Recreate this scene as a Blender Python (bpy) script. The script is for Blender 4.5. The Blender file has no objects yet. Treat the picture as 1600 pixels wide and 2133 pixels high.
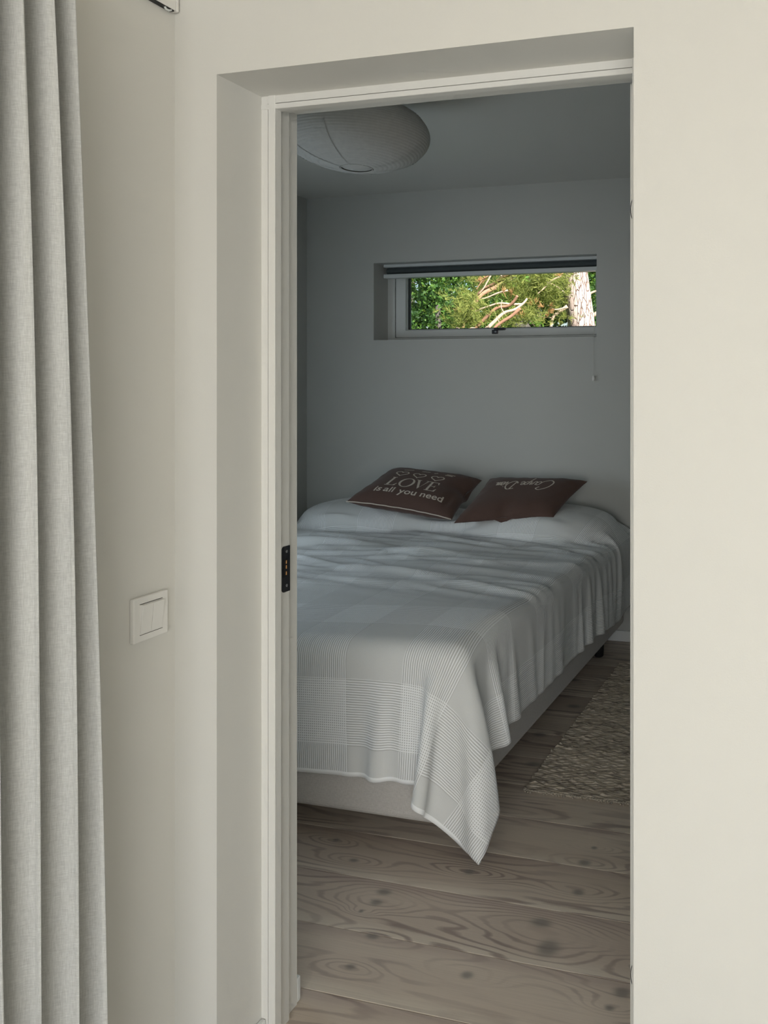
import bpy, bmesh, math, random
import numpy as np
from mathutils import Vector, Matrix

random.seed(7)
rng = np.random.default_rng(11)
scene = bpy.context.scene
col = scene.collection

# ------------------------------------------------------------------ camera, world, lights, exposure
F_PX, CX, CY, EYE = 1700.0, 1290.0, 800.0, 1.43
YAW = math.atan(445.0 / 1700.0)
cam_data = bpy.data.cameras.new('camera')
cam = bpy.data.objects.new('camera', cam_data)
col.objects.link(cam)
cam.location = (0, 0, EYE)
cam.rotation_euler = (math.pi / 2, 0, YAW)
cam_data.sensor_fit = 'HORIZONTAL'
cam_data.sensor_width = 36.0
cam_data.lens = 36.0 * F_PX / 1600.0
cam_data.shift_x = -(CX - 800.0) / 1600.0
cam_data.shift_y = -(1066.5 - CY) / 1600.0
cam_data.clip_start = 0.05
scene.camera = cam

world = bpy.data.worlds.new('sky')
scene.world = world
world.use_nodes = True
wn = world.node_tree.nodes
sky = wn.new('ShaderNodeTexSky')
sky.sky_type = 'NISHITA'
sky.sun_disc = False
sky.sun_elevation = math.radians(39)
sky.sun_rotation = math.radians(120)
world.node_tree.links.new(sky.outputs[0], wn['Background'].inputs[0])
wn['Background'].inputs[1].default_value = 0.16

def add_light(name, kind, loc, direction, energy, color, size=None, size_y=None):
    d = bpy.data.lights.new(name, kind)
    d.energy = energy
    d.color = color
    if kind == 'AREA':
        d.shape = 'RECTANGLE'
        d.size = size
        d.size_y = size_y
    o = bpy.data.objects.new(name, d)
    col.objects.link(o)
    o.location = loc
    o.rotation_euler = Vector(direction).to_track_quat('-Z', 'Y').to_euler()
    return o

sun = add_light('sun', 'SUN', (6, -4, 9), (-0.68, 0.56, -0.72), 11.5, (1.0, 0.96, 0.90))
sun.data.angle = math.radians(0.6)
# daylight through the glazed doors of the living room, behind the photographer
add_light('living_room_daylight', 'AREA', (0.85, -2.92, 1.20), (-0.25, 0.90, -0.40), 103.0, (1.0, 0.998, 0.98), 2.6, 2.0)
# daylight through the bedroom's side window, beyond the left edge of the doorway
add_light('bedroom_daylight', 'AREA', (-3.13, 2.45, 1.05), (1, 0.30, -0.05), 9.0, (0.78, 0.91, 1.0), 0.9, 0.9)

scene.view_settings.view_transform = 'Standard'
scene.view_settings.look = 'None'
scene.view_settings.gamma = 1.0
scene.view_settings.use_curve_mapping = False
scene.view_settings.exposure = 0.0
scene.cycles.use_denoising = True
scene.cycles.max_bounces = 5
scene.cycles.diffuse_bounces = 4
scene.cycles.use_adaptive_sampling = True
scene.cycles.adaptive_threshold = 0.08
scene.cycles.adaptive_min_samples = 10
scene.cycles.caustics_reflective = False
scene.cycles.caustics_refractive = False
scene.cycles.transparent_max_bounces = 12
scene.cycles.sample_clamp_indirect = 6.0

# ------------------------------------------------------------------ measuring helpers
SN, CS = math.sin(YAW), math.cos(YAW)
def ray(x, y):
    l = (x - CX) / F_PX
    return Vector((l * CS - SN, l * SN + CS, (CY - y) / F_PX))
def at(x, y, **k):
    """point of the room that the photograph shows at pixel x, y, on the plane X=, Y= or Z=, or at depth d="""
    r = ray(x, y)
    if 'X' in k: t = k['X'] / r.x
    elif 'Y' in k: t = k['Y'] / r.y
    elif 'Z' in k: t = (k['Z'] - EYE) / r.z
    else: t = k['d']
    return Vector((r.x * t, r.y * t, EYE + r.z * t))

# ------------------------------------------------------------------ mesh helpers
class MB:
    def __init__(self):
        self.v, self.f = [], []
    def box(self, lo, hi, M=None):
        b = len(self.v)
        for z in (lo[2], hi[2]):
            for x, y in ((lo[0], lo[1]), (hi[0], lo[1]), (hi[0], hi[1]), (lo[0], hi[1])):
                p = Vector((x, y, z))
                self.v.append(M @ p if M else p)
        for q in ((3, 2, 1, 0), (4, 5, 6, 7), (0, 1, 5, 4), (1, 2, 6, 5), (2, 3, 7, 6), (3, 0, 4, 7)):
            self.f.append([b + i for i in q])
        return self
    def prism(self, pts, fn, a, b):
        """closed profile pts, swept from a to b; fn(px, py, t) -> point"""
        n = len(pts); s = len(self.v)
        for t in (a, b):
            for p in pts: self.v.append(Vector(fn(p[0], p[1], t)))
        for i in range(n):
            j = (i + 1) % n
            self.f.append([s + i, s + j, s + n + j, s + n + i])
        self.f.append([s + i for i in range(n)][::-1])
        self.f.append([s + n + i for i in range(n)])
        return self
    def tube(self, pts, radii, n=8, caps=True):
        pts = [Vector(p) for p in pts]
        if not hasattr(radii, '__len__'): radii = [radii] * len(pts)
        s = len(self.v)
        up = Vector((0.13, 0.29, 0.95))
        for i, p in enumerate(pts):
            t = (pts[min(i + 1, len(pts) - 1)] - pts[max(i - 1, 0)]).normalized()
            a = t.cross(up)
            if a.length < 1e-4: a = t.cross(Vector((1, 0, 0)))
            a.normalize(); b = t.cross(a)
            for k in range(n):
                w = 2 * math.pi * k / n
                self.v.append(p + (a * math.cos(w) + b * math.sin(w)) * radii[i])
        for i in range(len(pts) - 1):
            for k in range(n):
                k2 = (k + 1) % n
                self.f.append([s + i * n + k, s + i * n + k2, s + (i + 1) * n + k2, s + (i + 1) * n + k])
        if caps:
            self.f.append([s + k for k in range(n)][::-1])
            e = s + (len(pts) - 1) * n
            self.f.append([e + k for k in range(n)])
        return self
    def lathe(self, prof, center, n=48, a0=0.0, a1=2 * math.pi):
        s = len(self.v); full = abs(a1 - a0 - 2 * math.pi) < 1e-6
        m = n if full else n + 1
        for r, z in prof:
            for k in range(m):
                w = a0 + (a1 - a0) * k / n
                self.v.append(Vector((center[0] + r * math.cos(w), center[1] + r * math.sin(w), center[2] + z)))
        for i in range(len(prof) - 1):
            for k in range(n):
                k2 = (k + 1) % m
                self.f.append([s + i * m + k, s + i * m + k2, s + (i + 1) * m + k2, s + (i + 1) * m + k])
        return self
    def grid(self, fn, nu, nv):
        s = len(self.v)
        for i in range(nu + 1):
            for j in range(nv + 1):
                self.v.append(Vector(fn(i / nu, j / nv)))
        for i in range(nu):
            for j in range(nv):
                a = s + i * (nv + 1) + j
                self.f.append([a, a + nv + 1, a + nv + 2, a + 1])
        return self
    def poly(self, pts):
        s = len(self.v)
        self.v += [Vector(p) for p in pts]
        self.f.append(list(range(s, s + len(pts))))
        return self
    def build(self, name, mat, parent=None, smooth=False, bevel=0.0, seg=2):
        me = bpy.data.meshes.new(name)
        me.from_pydata([tuple(p) for p in self.v], [], self.f)
        me.update()
        if bevel:
            bm = bmesh.new(); bm.from_mesh(me)
            bmesh.ops.remove_doubles(bm, verts=bm.verts, dist=1e-5)
            es = [e for e in bm.edges if len(e.link_faces) == 2 and e.calc_face_angle(0) > 0.5]
            bmesh.ops.bevel(bm, geom=es, offset=bevel, segments=seg, affect='EDGES', profile=0.5)
            bmesh.ops.recalc_face_normals(bm, faces=bm.faces)
            bm.to_mesh(me); bm.free()
        if smooth: me.shade_smooth()
        return obj(name, me, mat, parent)

def obj(name, me, mat, parent=None):
    o = bpy.data.objects.new(name, me)
    col.objects.link(o)
    if mat and not me.materials: me.materials.append(mat)
    if parent:
        o.parent = parent
        o.matrix_parent_inverse = Matrix.Translation(-parent.location)
    return o

def empty(name, loc):
    o = bpy.data.objects.new(name, None)
    o.empty_display_size = 0.1
    col.objects.link(o)
    o.location = loc
    return o

def tag(o, label=None, cat=None, group=None, kind=None):
    if label: o['label'] = label
    if cat: o['category'] = cat
    if group: o['group'] = group
    if kind: o['kind'] = kind
    return o

# ------------------------------------------------------------------ materials
def lin(r, g, b):
    f = lambda c: (c / 255 / 12.92) if c <= 10 else ((c / 255 + 0.055) / 1.055) ** 2.4
    return (f(r), f(g), f(b), 1.0)

class NT:
    def __init__(self, name):
        self.m = bpy.data.materials.new(name)
        self.m.use_nodes = True
        self.t = self.m.node_tree
        self.b = self.t.nodes['Principled BSDF']
    def n(self, kind, **k):
        o = self.t.nodes.new('ShaderNode' + kind)
        for a, b in k.items(): setattr(o, a, b)
        return o
    def l(self, a, b): self.t.links.new(a, b)
    def val(self, sock, v):
        if isinstance(v, bpy.types.NodeSocket): self.l(v, sock)
        else: sock.default_value = v
    def math(self, op, a, b=None, c=None, clamp=False):
        o = self.n('Math', operation=op, use_clamp=clamp)
        self.val(o.inputs[0], a)
        if b is not None: self.val(o.inputs[1], b)
        if c is not None: self.val(o.inputs[2], c)
        return o.outputs[0]
    def vmath(self, op, a, b=None):
        o = self.n('VectorMath', operation=op)
        self.val(o.inputs[0], a)
        if b is not None: self.val(o.inputs[1], b)
        return o.outputs['Value'] if op in ('LENGTH', 'DOT_PRODUCT', 'DISTANCE') else o.outputs[0]
    def noise(self, vec, scale, detail=3, rough=0.5):
        o = self.n('TexNoise')
        if vec is not None: self.l(vec, o.inputs['Vector'])
        o.inputs['Scale'].default_value = scale
        o.inputs['Detail'].default_value = detail
        o.inputs['Roughness'].default_value = rough
        return o.outputs[0]
    def mix(self, fac, a, b):
        o = self.n('Mix', data_type='RGBA')
        self.val(o.inputs[0], fac); self.val(o.inputs[6], a); self.val(o.inputs[7], b)
        return o.outputs[2]
    def ramp(self, v, lo, hi):
        o = self.n('MapRange', clamp=True)
        self.val(o.inputs[0], v); o.inputs[1].default_value = lo; o.inputs[2].default_value = hi
        return o.outputs[0]
    def bump(self, h, strength, dist=0.001):
        o = self.n('Bump')
        o.inputs['Strength'].default_value = strength
        o.inputs['Distance'].default_value = dist
        self.l(h, o.inputs['Height']); self.l(o.outputs[0], self.b.inputs['Normal'])
    def pos(self): return self.n('NewGeometry').outputs['Position']
    def base(self, c): self.val(self.b.inputs['Base Color'], c)
    def set(self, rough=0.6, metal=0.0, spec=0.5):
        self.b.inputs['Roughness'].default_value = rough
        self.b.inputs['Metallic'].default_value = metal
        self.b.inputs['Specular IOR Level'].default_value = spec
        return self

def simple(name, c, rough=0.5, metal=0.0, spec=0.4, var=0.05, scale=30, bump=0.0, bscale=200):
    t = NT(name).set(rough, metal, spec)
    p = t.pos()
    n = t.noise(p, scale, 3)
    d = tuple(x * (1 - var) for x in c[:3]) + (1,)
    e = tuple(min(1, x * (1 + var)) for x in c[:3]) + (1,)
    t.base(t.mix(n, d, e))
    if bump: t.bump(t.noise(p, bscale, 3), bump)
    return t.m

M = {}
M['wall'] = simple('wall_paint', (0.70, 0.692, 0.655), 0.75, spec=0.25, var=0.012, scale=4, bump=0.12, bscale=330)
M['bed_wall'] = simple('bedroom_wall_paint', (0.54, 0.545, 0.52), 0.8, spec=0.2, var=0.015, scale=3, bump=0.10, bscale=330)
M['ceiling'] = simple('ceiling_paint', (0.64, 0.63, 0.59), 0.85, spec=0.2, var=0.01, scale=3)
M['living_ceiling'] = simple('living_ceiling_warm_tone', (0.60, 0.55, 0.45), 0.6, var=0.12, scale=5)  # wood tone assumed so the unseen ceiling bounces warm light onto the walls
M['living_floor'] = simple('living_floor_wood', (0.58, 0.56, 0.52), 0.5, var=0.1, scale=6)
M['frame'] = simple('door_frame_paint', (0.74, 0.733, 0.70), 0.38, spec=0.45, var=0.01, scale=20)
M['white'] = simple('white_plastic', (0.80, 0.79, 0.76), 0.32, spec=0.5, var=0.01)
M['white_paint'] = simple('white_gloss_paint', (0.76, 0.78, 0.77), 0.35, spec=0.5, var=0.01)
M['dark_metal'] = simple('dark_steel', (0.055, 0.056, 0.062), 0.38, metal=0.7, var=0.15)
M['steel'] = simple('bright_steel', (0.55, 0.55, 0.56), 0.28, metal=1.0, var=0.05)
M['brass'] = simple('brass', (0.62, 0.33, 0.14), 0.35, metal=1.0, var=0.1)
M['black'] = simple('black_plastic', (0.012, 0.012, 0.013), 0.45, var=0.2)
M['blind_dark'] = simple('blind_fabric', (0.06, 0.075, 0.078), 0.7, var=0.1)
M['alu'] = simple('white_rail', (0.62, 0.65, 0.65), 0.4, spec=0.4, var=0.02)
M['cord'] = simple('cord', (0.62, 0.62, 0.58), 0.8, var=0.05)
M['seal'] = simple('rubber_seal', (0.02, 0.02, 0.022), 0.7, var=0.1)
M['groove'] = simple('shadow_gap', (0.10, 0.095, 0.085), 0.8, var=0.1)

def m_linen(name, c, scale=900, var=0.10, bump=0.35):
    t = NT(name).set(0.9, 0, 0.15)
    p = t.pos()
    mp1 = t.n('Mapping'); t.l(p, mp1.inputs[0]); mp1.inputs['Scale'].default_value = (0.25, 0.25, 2.2)
    mp2 = t.n('Mapping'); t.l(p, mp2.inputs[0]); mp2.inputs['Scale'].default_value = (2.2, 2.2, 0.18)
    a = t.noise(mp1.outputs[0], scale * 0.4, 2); b = t.noise(mp2.outputs[0], scale * 0.4, 2)
    w = t.math('ADD', t.math('MULTIPLY', a, 0.5), t.math('MULTIPLY', b, 0.5))
    f = t.ramp(w, 0.32, 0.68)
    t.base(t.mix(f, tuple(x * (1 - var) for x in c) + (1,), tuple(min(1, x * (1 + var)) for x in c) + (1,)))
    t.b.inputs['Sheen Weight'].default_value = 0.15
    t.bump(w, bump, 0.0012)
    return t.m
M['linen'] = m_linen('curtain_linen', (0.54, 0.545, 0.53), 900, 0.16)
M['base_fabric'] = m_linen('bed_base_fabric', (0.50, 0.475, 0.445), 1100, 0.16, 0.3)
M['brown'] = m_linen('brown_cotton', (0.105, 0.064, 0.052), 1000, 0.10, 0.25)
M['print'] = simple('cream_print', (0.62, 0.55, 0.47), 0.85, var=0.05, scale=200)
M['mattress'] = simple('mattress_ticking', (0.7, 0.7, 0.68), 0.9, var=0.03)

def m_bedspread():
    t = NT('woven_bedspread').set(0.92, 0, 0.12)
    uv = t.n('UVMap').outputs[0]
    sx = t.n('SeparateXYZ'); t.l(uv, sx.inputs[0])
    u, v = sx.outputs[0], sx.outputs[1]
    wob = t.math('MULTIPLY', t.math('SUBTRACT', t.noise(uv, 6, 2), 0.5), 0.004)
    def band(x, off, per, width):
        q = t.math('FRACT', t.math('DIVIDE', t.math('SUBTRACT', x, off), per))
        return t.math('LESS_THAN', q, width / per)
    def lines(x, pitch):
        s = t.math('SINE', t.math('MULTIPLY', t.math('ADD', x, wob), 2 * math.pi / pitch))
        return t.ramp(s, -0.35, 0.55)
    bu = band(u, 0.36, 0.38, 0.19)
    bv = band(v, 0.09, 0.44, 0.20)
    lu = t.math('MULTIPLY', lines(u, 0.0072), bu)
    lv = t.math('MULTIPLY', lines(v, 0.0072), bv)
    s = t.math('MAXIMUM', lu, lv)
    wv = t.noise(uv, 700, 2)
    plain = t.mix(t.ramp(wv, 0.3, 0.7), (0.63, 0.637, 0.625, 1), (0.72, 0.727, 0.715, 1))
    hem = t.math('MAXIMUM', t.math('LESS_THAN', v, 0.013), t.math('GREATER_THAN', u, -1.115 + 0.41 + 1.26 + 0.36 + 0.38 * 12 - 0.018))
    s = t.math('MAXIMUM', s, hem)
    inb = t.math('MAXIMUM', t.math('MAXIMUM', bu, bv), hem)
    t.base(t.mix(t.math('MULTIPLY', inb, 0.95), plain, t.mix(s, (0.56, 0.56, 0.55, 1), (0.93, 0.94, 0.94, 1))))
    t.b.inputs['Sheen Weight'].default_value = 0.1
    h = t.math('ADD', t.math('MULTIPLY', s, 1.0), t.math('MULTIPLY', wv, 0.2))
    t.bump(h, 0.55, 0.0012)
    return t.m
M['bedspread'] = m_bedspread()

def m_floor():
    t = NT('pine_planks').set(0.42, 0, 0.35)
    p = t.pos()
    rnd = t.n('ObjectInfo').outputs['Random']
    sp = t.n('SeparateXYZ'); t.l(p, sp.inputs[0])
    x, y = sp.outputs[0], sp.outputs[1]
    knots = [(1218, 1797, .020, .014), (1238, 1766, .010, .008), (1128, 1922, .030, .018), (1142, 1975, .030, .032),
             (800, 1858, .022, .014), (784, 1880, .018, .013), (776, 1950, .020, .011), (730, 2014, .014, .010),
             (973, 2031, .016, .013), (978, 1816, .016, .012), (737, 1792, .016, .009), (1205, 1859, .018, .013),
             (1297, 2068, .022, .016), (1270, 2100, .012, .008), (752, 1898, .007, .006), (1125, 1530, .03, .02),
             (1112, 1592, .03, .02), (1196, 1416, .03, .02), (1195, 1471, .03, .02), (700, 1750, .012, .009)]
    fsum = None; ksum = None
    for (kx, ky, rx, ry) in knots:
        q = at(kx, ky, Z=0)
        dx = t.math('SUBTRACT', x, q.x); dy = t.math('SUBTRACT', y, q.y)
        a = t.math('POWER', t.math('DIVIDE', dx, rx * 6.5), 2); b = t.math('POWER', t.math('DIVIDE', dy, ry * 2.6), 2)
        w = t.math('EXPONENT', t.math('MULTIPLY', t.math('ADD', a, b), -1.0))
        fsum = w if fsum is None else t.math('ADD', fsum, w)
        a = t.math('POWER', t.math('DIVIDE', dx, rx), 2); b = t.math('POWER', t.math('DIVIDE', dy, ry), 2)
        kk = t.math('EXPONENT', t.math('MULTIPLY', t.math('POWER', t.math('ADD', a, b), 1.6), -1.0))
        ksum = kk if ksum is None else t.math('ADD', ksum, kk)
    cb = t.n('CombineXYZ')
    t.l(t.math('MULTIPLY', x, 0.55), cb.inputs[0]); t.l(t.math('MULTIPLY', y, 5.2), cb.inputs[1])
    t.l(t.math('MULTIPLY', rnd, 37.0), cb.inputs[2])
    fld = t.noise(cb.outputs[0], 1.6, 3, 0.35)
    cb2 = t.n('CombineXYZ')
    t.l(t.math('MULTIPLY', x, 3.0), cb2.inputs[0]); t.l(t.math('MULTIPLY', y, 16.0), cb2.inputs[1]); t.l(t.math('MULTIPLY', rnd, 11.0), cb2.inputs[2])
    fine = t.noise(cb2.outputs[0], 3.0, 4, 0.6)
    g = t.math('ADD', t.math('ADD', fld, t.math('MULTIPLY', fsum, 0.26)), t.math('MULTIPLY', fine, 0.035))
    ring = t.math('SINE', t.math('MULTIPLY', g, 2 * math.pi * 13.0))
    dark = t.math('MULTIPLY', t.ramp(ring, 0.15, 0.95), t.ramp(t.noise(cb2.outputs[0], 0.6, 2), 0.30, 0.62))
    cb3 = t.n('CombineXYZ')
    t.l(t.math('MULTIPLY', x, 4.0), cb3.inputs[0]); t.l(t.math('MULTIPLY', y, 260.0), cb3.inputs[1])
    streak = t.noise(cb3.outputs[0], 1.0, 3, 0.6)
    tone = t.ramp(t.noise(cb.outputs[0], 0.7, 2), 0.35, 0.65)
    c = t.mix(tone, (0.60, 0.505, 0.415, 1), (0.77, 0.675, 0.56, 1))
    # each board keeps its own tone, with paler sapwood along one edge
    c = t.mix(t.math('MULTIPLY', rnd, 0.35), c, (0.58, 0.48, 0.405, 1))
    edge = t.math('FRACT', t.math('DIVIDE', t.math('SUBTRACT', y, 1.89), 0.21))
    c = t.mix(t.math('MULTIPLY', t.ramp(t.math('ADD', edge, t.math('MULTIPLY', fine, 0.10)), 0.26, 0.12), 0.55), c, (0.78, 0.70, 0.585, 1))
    c = t.mix(t.math('MULTIPLY', t.ramp(t.math('ADD', edge, t.math('MULTIPLY', fine, 0.10)), 0.86, 0.98), 0.45), c, (0.44, 0.345, 0.305, 1))
    c = t.mix(t.math('MULTIPLY', t.ramp(streak, 0.35, 0.75), 0.28), c, (0.43, 0.35, 0.295, 1))
    c = t.mix(t.math('MULTIPLY', dark, 0.75), c, (0.285, 0.215, 0.19, 1))
    c = t.mix(t.math('MULTIPLY', t.math('MINIMUM', ksum, 1.0), 0.72), c, (0.20, 0.185, 0.165, 1))
    t.base(c)
    t.bump(t.math('ADD', t.math('MULTIPLY', dark, 0.5), streak), 0.16, 0.0008)
    return t.m
M['floor'] = m_floor()

def m_rug():
    t = NT('rag_rug').set(0.95, 0, 0.1)
    isl = t.n('NewGeometry').outputs['Random Per Island']
    p = t.pos()
    mp = t.n('Mapping'); t.l(p, mp.inputs[0]); mp.inputs['Scale'].default_value = (24, 80, 1)
    n = t.noise(mp.outputs[0], 1.0, 3, 0.65)
    r = t.n('ValToRGB'); t.l(t.math('ADD', t.math('MULTIPLY', n, 0.85), t.math('MULTIPLY', isl, 0.15)), r.inputs[0])
    e = r.color_ramp.elements
    e[0].position = 0.25; e[0].color = (0.16, 0.135, 0.115, 1)
    e[1].position = 0.80; e[1].color = (0.88, 0.84, 0.77, 1)
    for q, cc in ((0.40, (0.40, 0.345, 0.285, 1)), (0.50, (0.55, 0.48, 0.39, 1)), (0.60, (0.66, 0.58, 0.48, 1)), (0.68, (0.68, 0.60, 0.51, 1))):
        x = e.new(q); x.color = cc
    t.base(r.outputs[0])
    t.bump(t.noise(p, 260, 3), 0.6, 0.002)
    return t.m
M['rug'] = m_rug()

def m_paper():
    t = NT('rice_paper').set(0.85, 0, 0.15)
    p = t.pos()
    t.base(t.mix(t.noise(p, 60, 4), (0.52, 0.51, 0.485, 1), (0.62, 0.61, 0.58, 1)))
    t.b.inputs['Transmission Weight'].default_value = 0.0
    t.b.inputs['Subsurface Weight'].default_value = 0.0
    t.bump(t.noise(p, 180, 3), 0.3, 0.001)
    return t.m
M['paper'] = m_paper()

def m_glass():
    t = NT('window_glass')
    n = t.t.nodes; out = n['Material Output']
    tr = t.n('BsdfTransparent'); gl = t.n('BsdfGlossy'); gl.inputs['Roughness'].default_value = 0.02
    fr = t.n('Fresnel'); fr.inputs[0].default_value = 1.35
    mx = t.n('MixShader'); t.l(fr.outputs[0], mx.inputs[0]); t.l(tr.outputs[0], mx.inputs[1]); t.l(gl.outputs[0], mx.inputs[2])
    t.l(mx.outputs[0], out.inputs[0])
    return t.m
M['glass'] = m_glass()

def m_leaf(name, a, b, trans=0.35):
    t = NT(name).set(0.6, 0, 0.3)
    isl = t.n('NewGeometry').outputs['Random Per Island']
    c = t.mix(isl, a + (1,), b + (1,))
    t.base(c)
    tl = t.n('BsdfTranslucent'); t.l(t.mix(0.5, c, (0.45, 0.6, 0.08, 1)), tl.inputs[0])
    mx = t.n('MixShader'); mx.inputs[0].default_value = trans
    t.l(t.b.outputs[0], mx.inputs[1]); t.l(tl.outputs[0], mx.inputs[2])
    t.l(mx.outputs[0], t.t.nodes['Material Output'].inputs[0])
    return t.m
M['leaf'] = m_leaf('broad_leaves', (0.030, 0.095, 0.016), (0.16, 0.30, 0.06))
M['leaf_bright'] = m_leaf('shrub_leaves', (0.06, 0.20, 0.02), (0.20, 0.42, 0.06))
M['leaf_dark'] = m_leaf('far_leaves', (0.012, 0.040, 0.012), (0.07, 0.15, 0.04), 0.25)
M['needle'] = m_leaf('pine_needles', (0.11, 0.155, 0.03), (0.40, 0.42, 0.11), 0.25)
M['needle_dead'] = m_leaf('dry_needles', (0.40, 0.19, 0.08), (0.60, 0.34, 0.15), 0.2)
M['branch'] = simple('pine_branch_bark', (0.42, 0.23, 0.145), 0.85, var=0.35, scale=25, bump=0.6, bscale=60)
M['branch_pale'] = simple('dry_branch', (0.60, 0.45, 0.33), 0.85, var=0.25, scale=30, bump=0.5, bscale=60)
M['old_trunk'] = simple('grey_bark', (0.085, 0.078, 0.062), 0.9, var=0.4, scale=18, bump=0.8, bscale=40)
def m_bark():
    t = NT('pine_bark').set(0.9, 0, 0.1)
    p = t.pos()
    mp = t.n('Mapping'); t.l(p, mp.inputs[0]); mp.inputs['Scale'].default_value = (44, 44, 11)
    wp = t.n('TexNoise'); t.l(mp.outputs[0], wp.inputs['Vector']); wp.inputs['Scale'].default_value = 0.7
    vadd = t.vmath('ADD', mp.outputs[0], wp.outputs[1])
    vo = t.n('TexVoronoi', feature='DISTANCE_TO_EDGE'); t.l(vadd, vo.inputs['Vector']); vo.inputs['Scale'].default_value = 0.8
    crack = t.ramp(vo.outputs[0], 0.0, 0.07)
    n = t.noise(p, 14, 4)
    c = t.mix(n, (0.52, 0.38, 0.33, 1), (0.74, 0.62, 0.55, 1))
    t.base(t.mix(crack, (0.16, 0.10, 0.08, 1), c))
    t.bump(t.math('ADD', crack, n), 0.8, 0.01)
    return t.m
M['bark'] = m_bark()
M['grass'] = simple('lawn', (0.07, 0.14, 0.03), 0.9, var=0.4, scale=8)
M['lake_house'] = simple('pale_cladding', (0.45, 0.68, 0.78), 0.7, var=0.05)

# ------------------------------------------------------------------ dimensions
YF = 1.3915          # living-room face of the door wall
YFR = 1.5256         # face of the door frame
YI = 1.632           # bedroom face of the door wall
XO, XP = -1.2063, -0.338   # door recess, left and right
ZO = 2.0566          # door recess, top
XL = -1.3088         # living-room left wall
YB = 4.400           # bedroom back wall
XBL, XBR = -3.152, 0.45
ZC = 2.578

def structure(o, label, cat):
    return tag(o, label, cat, kind='structure')

# ------------------------------------------------------------------ walls, floor, ceiling
structure(MB().box((-3.30, YF, 0), (XO, YI, 2.72)).box((XP, YF, 0), (2.6, YI, 2.72)).box((XO, YF, ZO), (XP, YI, 2.72))
          .build('wall_front', M['wall']), 'cream painted wall with the deep doorway to the bedroom', 'wall')
structure(MB().box((XL - 0.14, -3.0, 0), (XL, YF, 2.72)).build('wall_left', M['wall']), 'cream painted side wall behind the linen curtain', 'wall')
structure(MB().box((2.5, -3.0, 0), (2.64, YF, 2.72)).build('wall_right', M['wall']), 'far right wall of the living room', 'wall')
structure(MB().box((XL - 0.14, -3.14, 0), (-0.5, -3.0, 2.72)).box((2.2, -3.14, 0), (2.64, -3.0, 2.72)).box((-0.5, -3.14, 2.2), (2.2, -3.0, 2.72))
          .build('wall_behind', M['wall']), 'living room wall with glazed doors behind the viewer', 'wall')
structure(MB().box((XL - 0.14, -3.14, 2.62), (2.64, YF, 2.74)).build('ceiling_living', M['living_ceiling']), 'unseen living room ceiling, wood-toned for warm bounce light', 'ceiling')
structure(MB().box((XL - 0.14, -3.14, -0.1), (2.64, YF, 0.0)).build('floor_living', M['living_floor']), 'living room floor', 'floor')
# bedroom shell
WX0, WX1, WZ0, WZ1 = -2.687, -1.2826, 1.696, 2.161
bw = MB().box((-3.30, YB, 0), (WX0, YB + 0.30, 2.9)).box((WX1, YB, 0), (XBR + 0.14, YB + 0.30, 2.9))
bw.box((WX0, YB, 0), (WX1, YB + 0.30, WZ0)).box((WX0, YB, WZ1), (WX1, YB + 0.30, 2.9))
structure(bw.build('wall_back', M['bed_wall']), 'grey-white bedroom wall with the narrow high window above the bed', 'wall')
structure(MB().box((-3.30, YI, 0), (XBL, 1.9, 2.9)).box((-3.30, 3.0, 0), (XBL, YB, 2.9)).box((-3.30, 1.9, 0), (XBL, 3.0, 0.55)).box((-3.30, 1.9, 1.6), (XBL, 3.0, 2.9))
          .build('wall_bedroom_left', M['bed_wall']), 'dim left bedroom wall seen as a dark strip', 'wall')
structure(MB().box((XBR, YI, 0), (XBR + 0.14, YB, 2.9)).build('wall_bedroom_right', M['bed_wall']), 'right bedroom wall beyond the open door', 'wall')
structure(MB().box((-3.30, YI, ZC), (XBR + 0.14, YB, 2.9)).build('ceiling', M['ceiling']), 'plain white bedroom ceiling', 'ceiling')

# bedroom floor: a sub-floor that carries each plank
PW = 0.21
fl = structure(MB().box((-3.30, YF, -0.10), (XBR, YB, -0.022)).build('floor', M['groove']), 'grey-brown knotty pine plank floor of the bedroom', 'floor')
y = 1.89 - 3 * PW
while y < YB:
    a, b = max(y, YF) + 0.0006, min(y + PW, YB) - 0.0006
    if b > a + 0.01:
        MB().box((XBL, a, -0.022), (XBR, b, 0.0)).build('plank', M['floor'], fl, bevel=0.0012, seg=1)
    y += PW

# baseboards
def skirting(name, lo, hi, label):
    structure(MB().box(lo, hi).build(name, M['white_paint'], bevel=0.004), label, 'baseboard')
skirting('baseboard_back', (XBL, YB - 0.014, 0.0), (XBR, YB - 0.0005, 0.060), 'white baseboard along the bedroom back wall')
skirting('baseboard_front', (XBL, YI + 0.0005, 0.0), (-1.196, YI + 0.016, 0.058), 'white baseboard end beside the left door jamb')
skirting('baseboard_recess', (XO + 0.0005, YF + 0.0, 0.0), (XO + 0.013, YFR - 0.001, 0.048), 'low baseboard inside the left door recess')

# ------------------------------------------------------------------ door: frame, leaf, hinges, strike plate
door = empty('door_1', (-0.77, 1.58, 0))
structure(door, 'cream painted door frame with the door opened into the bedroom', 'door')
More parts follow.
